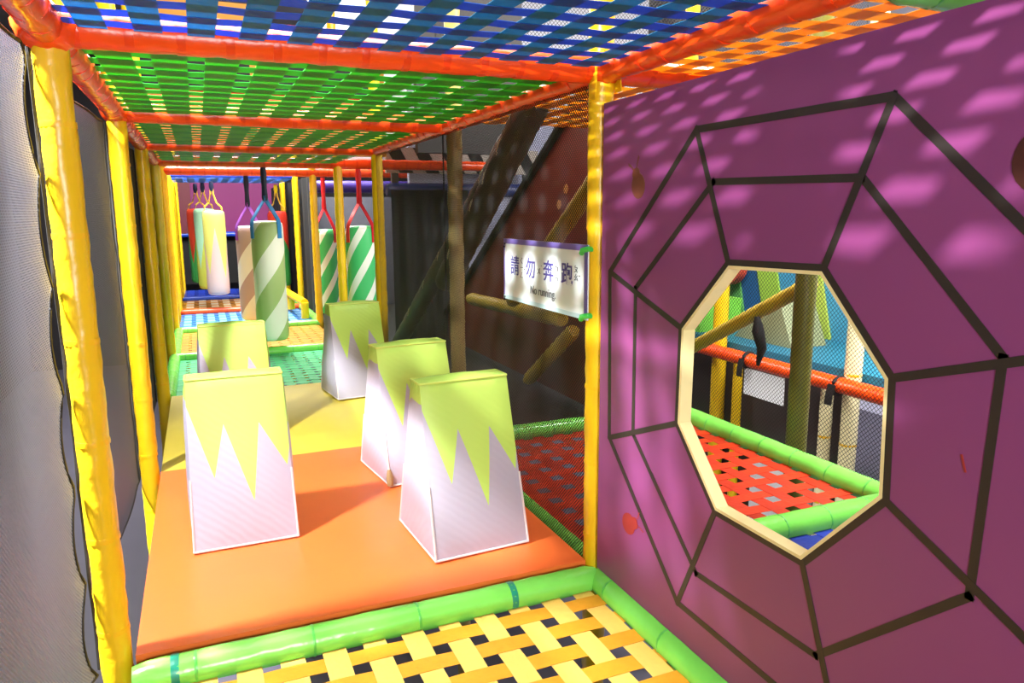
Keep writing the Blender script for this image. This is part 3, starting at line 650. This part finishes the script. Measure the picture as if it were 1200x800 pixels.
tube('padded_beam', 'navy blue padded beam low behind the dim post and netting', 'beam', (1.44, 3.50, 1.05), (2.6, 3.50, 1.05), .05, vinyl('navy_vinyl', (30, 44, 96), .4, .2, 18, .1), None)
tube('padded_beam', 'indigo padded beam behind the green striped bags', 'beam', (1.17, 5.3, 1.13), (2.2, 5.3, 1.13), .055, INDIGO, None)
tz = thing('striped_barrier', 'grey barrier board with slanted black stripes high behind the netting', 'board', (2.1, 3.75, 1.0))
m = MB(); m.box((1.5, 3.74, 1.18), (2.7, 3.78, 1.36)); obj('board', m, vinyl('barrier_grey', (150, 140, 130), .6), tz, smooth=0)
for x in (1.55, 2.6):
    m = MB(); m.box((x, 3.785, -.03), (x + .05, 3.82, 1.36)); obj('post', m, BLACK_V, tz, smooth=0)
for k in range(6):
    m = MB(); x = 1.5 + .2 * k; m.add([(x, 3.735, 1.36), (x + .1, 3.735, 1.36), (x + .2, 3.735, 1.18), (x + .1, 3.735, 1.18), (x, 3.745, 1.36), (x + .1, 3.745, 1.36), (x + .2, 3.745, 1.18), (x + .1, 3.745, 1.18)], [(0, 1, 2, 3), (4, 5, 6, 7), (0, 1, 5, 4), (1, 2, 6, 5), (2, 3, 7, 6), (3, 0, 4, 7)])
    obj('stripe', m, BLACK_C, tz, smooth=0)
m = MB(); m.box((1.75, 4.05, -.03), (3.0, 4.1, 2.2)); tag(obj('quilted_pad', m, vinyl('grey_quilt', (150, 152, 176), .7, .5, 14, .2), smooth=0), 'tall pale grey quilted pad behind the striped barrier', 'pad')
m = MB(); n = 30; vs = []
for i in range(n + 1):
    x = 1.45 + .56 * i / n; y = 3.41 + .025 * math.sin(i * .9)
    vs += [(x, y, -.028), (x, y, 1.05), (x, y + .008, -.028), (x, y + .008, 1.05)]
fs = []
for i in range(n):
    a, b = i * 4, i * 4 + 4; fs += [(a, b, b + 1, a + 1), (a + 3, b + 3, b + 2, a + 2), (a + 1, b + 1, b + 3, a + 3), (a + 2, b + 2, b, a)]
m.add(vs, fs); tag(obj('black_drape', m, BLACK_C, smooth=80), 'black cloth drape behind the far half of the black netting', 'curtain')
m = MB(); m.box((W + .04, 1.24, -.07), (2 * W - .05, 6, -.03)); tag(obj('foam_mat', m, vinyl('black_mat', (22, 20, 20), .6, .1, 10, .1), smooth=0), 'dark floor mat beyond the black netting and under the green bags', 'mat')
m = MB(); m.box((W + .12, 5.8, -.03), (2.4, 5.86, 1.05)); tag(obj('grey_pad', m, vinyl('grey_cloth', (96, 98, 108), .7, .3, 14, .2), smooth=0), 'grey padded board behind the green striped bags', 'pad')

# ------------------------------------------------------------------ far end of the passage
tp = thing('end_board', 'magenta purple board closing the far end of the passage', 'board', (.5, 9.3, 0))
m = MB(); m.box((-.2, 9.3, .6), (1.3, 9.36, 1.75)); obj('board', m, vinyl('magenta_board', (112, 16, 88), .6, .05, 6, .08), tp, smooth=0)
m = MB(); m.box((-.2, 9.32, -.05), (1.3, 9.36, .6)); obj('lower_pad', m, BLACK_C, tp, smooth=0)['label'] = 'black lower half'
tube('padded_beam', 'blue padded beam across the far magenta board', 'beam', (-.1, 9.24, .62), (1.15, 9.24, .62), .035, BLUE_T, None)
m = MB(); m.box((.0, 9.2, .64), (.16, 9.27, 1.7)); tag(obj('maroon_pad', m, vinyl('plum_pad', (92, 14, 36), .5), smooth=0), 'dark plum pad left of the far magenta board', 'pad')
tf = thing('low_railing', 'low yellow padded railing far off beside the black drape', 'railing', (1.02, 5.6, 0))
m = MB(); m.path([(1.04, 5.05, -.02), (1.04, 5.05, .12)], .035, 10); obj('post', m, YELLOW, tf)
m = MB(); m.path([(1.0, 5.75, -.02), (1.0, 5.75, .13)], .035, 10); obj('post', m, YELLOW, tf)
m = MB(); m.path([(1.04, 5.05, .12), (.99, 5.75, .13), (.96, 6.4, .14)], .035, 10); obj('top_rail', m, YELLOW, tf)
m = MB(); m.path([(.9, 5.85, -.03), (.9, 5.85, .0), (.9, 5.85, .06), (.9, 5.85, .1)], [.07, .075, .05, .01], 14); tag(obj('red_cone', m, vinyl('red_cone_vinyl', (214, 50, 40), .4), smooth=60), 'small red foam cone by the far yellow railing', 'cone')

# ------------------------------------------------------------------ beyond the hole: lower storey and next play frame
tube('padded_post', 'thick olive green padded post seen through the netting in the hole', 'post', (2.5, .70, -1.4), (2.5, .70, 2.3), .043, OLIVE_POST, None, .3)
tube('padded_bar', 'khaki padded bar slanting up to the olive post in the hole', 'bar', (2.58, 2.3, -.2), (2.58, .74, .60), .033, KHAKI_BAR, KHAKI_BAR, .4)
tube('padded_rail', 'orange padded rail crossing the view in the hole', 'rail', (3.4, .3, -.055), (3.4, 3.6, -.035), .045, ORANGE, ORANGE_D, .3)
tube('padded_post', 'pale cream padded post right of the olive one in the hole', 'post', (3.497, 1.32, -1.4), (3.497, 1.32, 1.9), .046, PALE_POST, YELLOW_D, .4)
tube('padded_post', 'yellow padded post below the orange rail, left edge of the hole', 'post', (3.497, 2.46, -1.4), (3.497, 2.46, .6), .05, YELLOW, YELLOW_D, .4)
tube('padded_post', 'slimmer yellow padded post beside the white sign back in the hole', 'post', (3.497, 2.26, -1.4), (3.497, 2.26, -.06), .032, YELLOW, None, .4)
tube('padded_post', 'pale yellow padded post between olive and cream posts in the hole', 'post', (3.497, 1.49, -1.4), (3.497, 1.49, -.06), .036, PALE_POST, YELLOW_D, .4)
m = MB(); m.box((3.38, 1.71, -.262), (3.386, 2.06, -.092)); tag(obj('blank_sign', m, vinyl('blank_white', (238, 240, 246), .4, .02, 10, .02), smooth=0), 'blank white sheet hung below the orange rail in the hole', 'sign')
m = MB(); m.box((3.56, 1.42, -1.4), (3.61, 3.7, -.12)); tag(obj('dark_partition', m, vinyl('dark_partition', (46, 40, 40), .6, .1, 6, .15), smooth=0), 'dark partition below the orange rail, behind the blank sheet', 'partition')
m = MB(); m.box((3.505, 1.6, -1.4), (3.55, 2.1, -.62)); tag(obj('kick_board', m, vinyl('kick_white', (226, 228, 234), .6), smooth=0), 'whitish low board glimpsed through the vermilion webbing', 'board')
tk = thing('upper_deck', 'teal padded deck above the orange rail in the hole', 'deck', (4.1, 2.3, -.03))
m = MB(); m.box((3.56, .5, -.06), (4.9, 3.7, 0)); obj('deck_pad', m, vinyl('teal_pad', (34, 112, 140), .5, .15, 12, .1), tk, smooth=0)
tl = thing('striped_wall_pad', 'long padded backrest striped blue, green and yellow-green in the hole', 'pad', (4.3, 2.4, 0))
sc_ = [(60, 140, 180), (150, 190, 70), (38, 96, 150), (96, 170, 90), (70, 150, 180), (176, 196, 80)]
for k in range(12):
    y = 1.1 + .22 * k; m = MB(); q = .012 * (k % 2)
    m.prism([(y, .002), (y + .216, .002), (y + .216 + .25, .95), (y + .25, .95)], 'x', 4.25 - q, 4.34)
    obj('stripe_panel', m, vinyl('stripe_pad_%s' % 'abcdef'[k % 6], sc_[k % 6], .5, .15, 12, .08), tl, smooth=0)
m = MB(); m.prism([(2.05, .001), (2.62, .001), (2.2, .34)], 'x', 3.75, 4.05); tag(obj('foam_wedge', m, vinyl('sage_wedge', (140, 146, 110), .5, .1, 12, .08), smooth=0), 'sage grey foam wedge on the teal deck in the hole', 'wedge')
m = MB(); n_ = 24; m.prism([(3.22 + .2 * math.cos(2 * pi * k / n_), .5 + .2 * math.sin(2 * pi * k / n_)) for k in range(n_)], 'x', 4.12, 4.2); tag(obj('round_pad', m, vinyl('coral_pad', (224, 84, 66), .5), smooth=50), 'coral red round pad at the top left of the hole', 'pad')
m = MB(); m.box((3.62, 2.85, .0), (4.0, 3.35, .24)); tag(obj('foam_block', m, vinyl('leaf_block', (120, 200, 70), .5), smooth=0), 'bright green foam block at the left edge of the hole', 'block')
for k, (y, z, lab) in enumerate(((2.05, -.03, 'black strap tied round the orange rail under the slanting bar'), (1.32, -.04, 'black strap tied where the cream post meets the orange rail'))):
    m = MB(); m.path([(3.4 + .049 * math.cos(2 * pi * i / 12), y, z - .015 + .049 * math.sin(2 * pi * i / 12)) for i in range(12)], .012, 6, closed=True)
    m.ribbon([(3.345, y, z), (3.34, y + .01, z - .06), (3.345, y + .02, z - .12)], (0, 1, 0), .05, .004)
    tag(obj('strap_tie', m, BLACK_C), lab, 'strap')
m = MB(); m.path([(2.54, 1.02, .42), (2.53, 1.0, .36), (2.54, .98, .28), (2.53, .99, .2)], [.012, .028, .022, .008], 8); tag(obj('strap_bundle', m, BLACK_C, smooth=60), 'black strap bundle dangling beside the olive post', 'strap')
m = MB(); m.path([(2.58, 1.62, .17), (2.57, 1.60, .1), (2.58, 1.62, .02)], [.02, .03, .012], 8); tag(obj('strap_bundle', m, BLACK_C, smooth=60), 'black strap bundle dangling from the lower end of the slanting bar', 'strap')

# ------------------------------------------------------------------ upper storey glimpsed through the ceilings
tube('padded_beam', 'orange beam of the storey above, seen through the blue webbing', 'beam', (-.1, 1.75, 1.62), (2.4, 1.75, 1.62), .05, ORANGE, None)
up_ = [((-.05, 2.64, 1.26), (.5, 2.7, 1.52), (206, 84, 30), 'orange upper-storey pad glimpsed through the left of the green ceiling'), ((.55, 2.64, 1.26), (1.2, 2.7, 1.52), (206, 74, 26), 'orange upper-storey pad glimpsed through the right of the green ceiling'),
       ((.05, 3.2, 1.26), (.62, 3.26, 2.1), (200, 130, 24), 'yellow upper-storey pad glimpsed through the left of the ceilings'), ((.66, 3.3, 1.26), (1.4, 3.36, 2.0), (206, 130, 30), 'yellow upper-storey pad glimpsed through the middle of the blue ceiling'),
       ((1.5, 2.9, 1.26), (2.2, 2.96, 2.2), (30, 26, 26), 'black upper-storey pad above the netting')]
for a, b, c, lab in up_:
    m = MB(); m.box(a, b); tag(obj('upper_pad', m, vinyl('upper_pad_' + lab.split()[0] + str(a[0]).replace('.', '').replace('-', 'n'), c, .6), smooth=0), lab, 'pad')
net('safety_net', 'pale netting of the storey above, over the marigold ceiling', (W, 1.3, H + .05), (1, 0, 0), (0, 0, 1), W * 2, 1.2, NET_F, 0, (0, 1, 0), 8, 8, seed=9)
for x in (-.05, .62):
    m = MB(); m.box((x, 2.63, 1.521), (x + .58, 2.73, 1.8)); tag(obj('upper_pad', m, BLACK_C, smooth=0), 'black upper-storey pad glimpsed through the %s of the near green ceiling' % ('left half' if x < 0 else 'right half'), 'pad')
m = MB(); m.box((1.2, 5.0, 1.3), (4.5, 5.06, 3.0)); tag(obj('upper_pad', m, vinyl('upper_white', (216, 218, 226), .7), smooth=0), 'whitish upper-storey screen glimpsed through the marigold ceiling', 'pad')
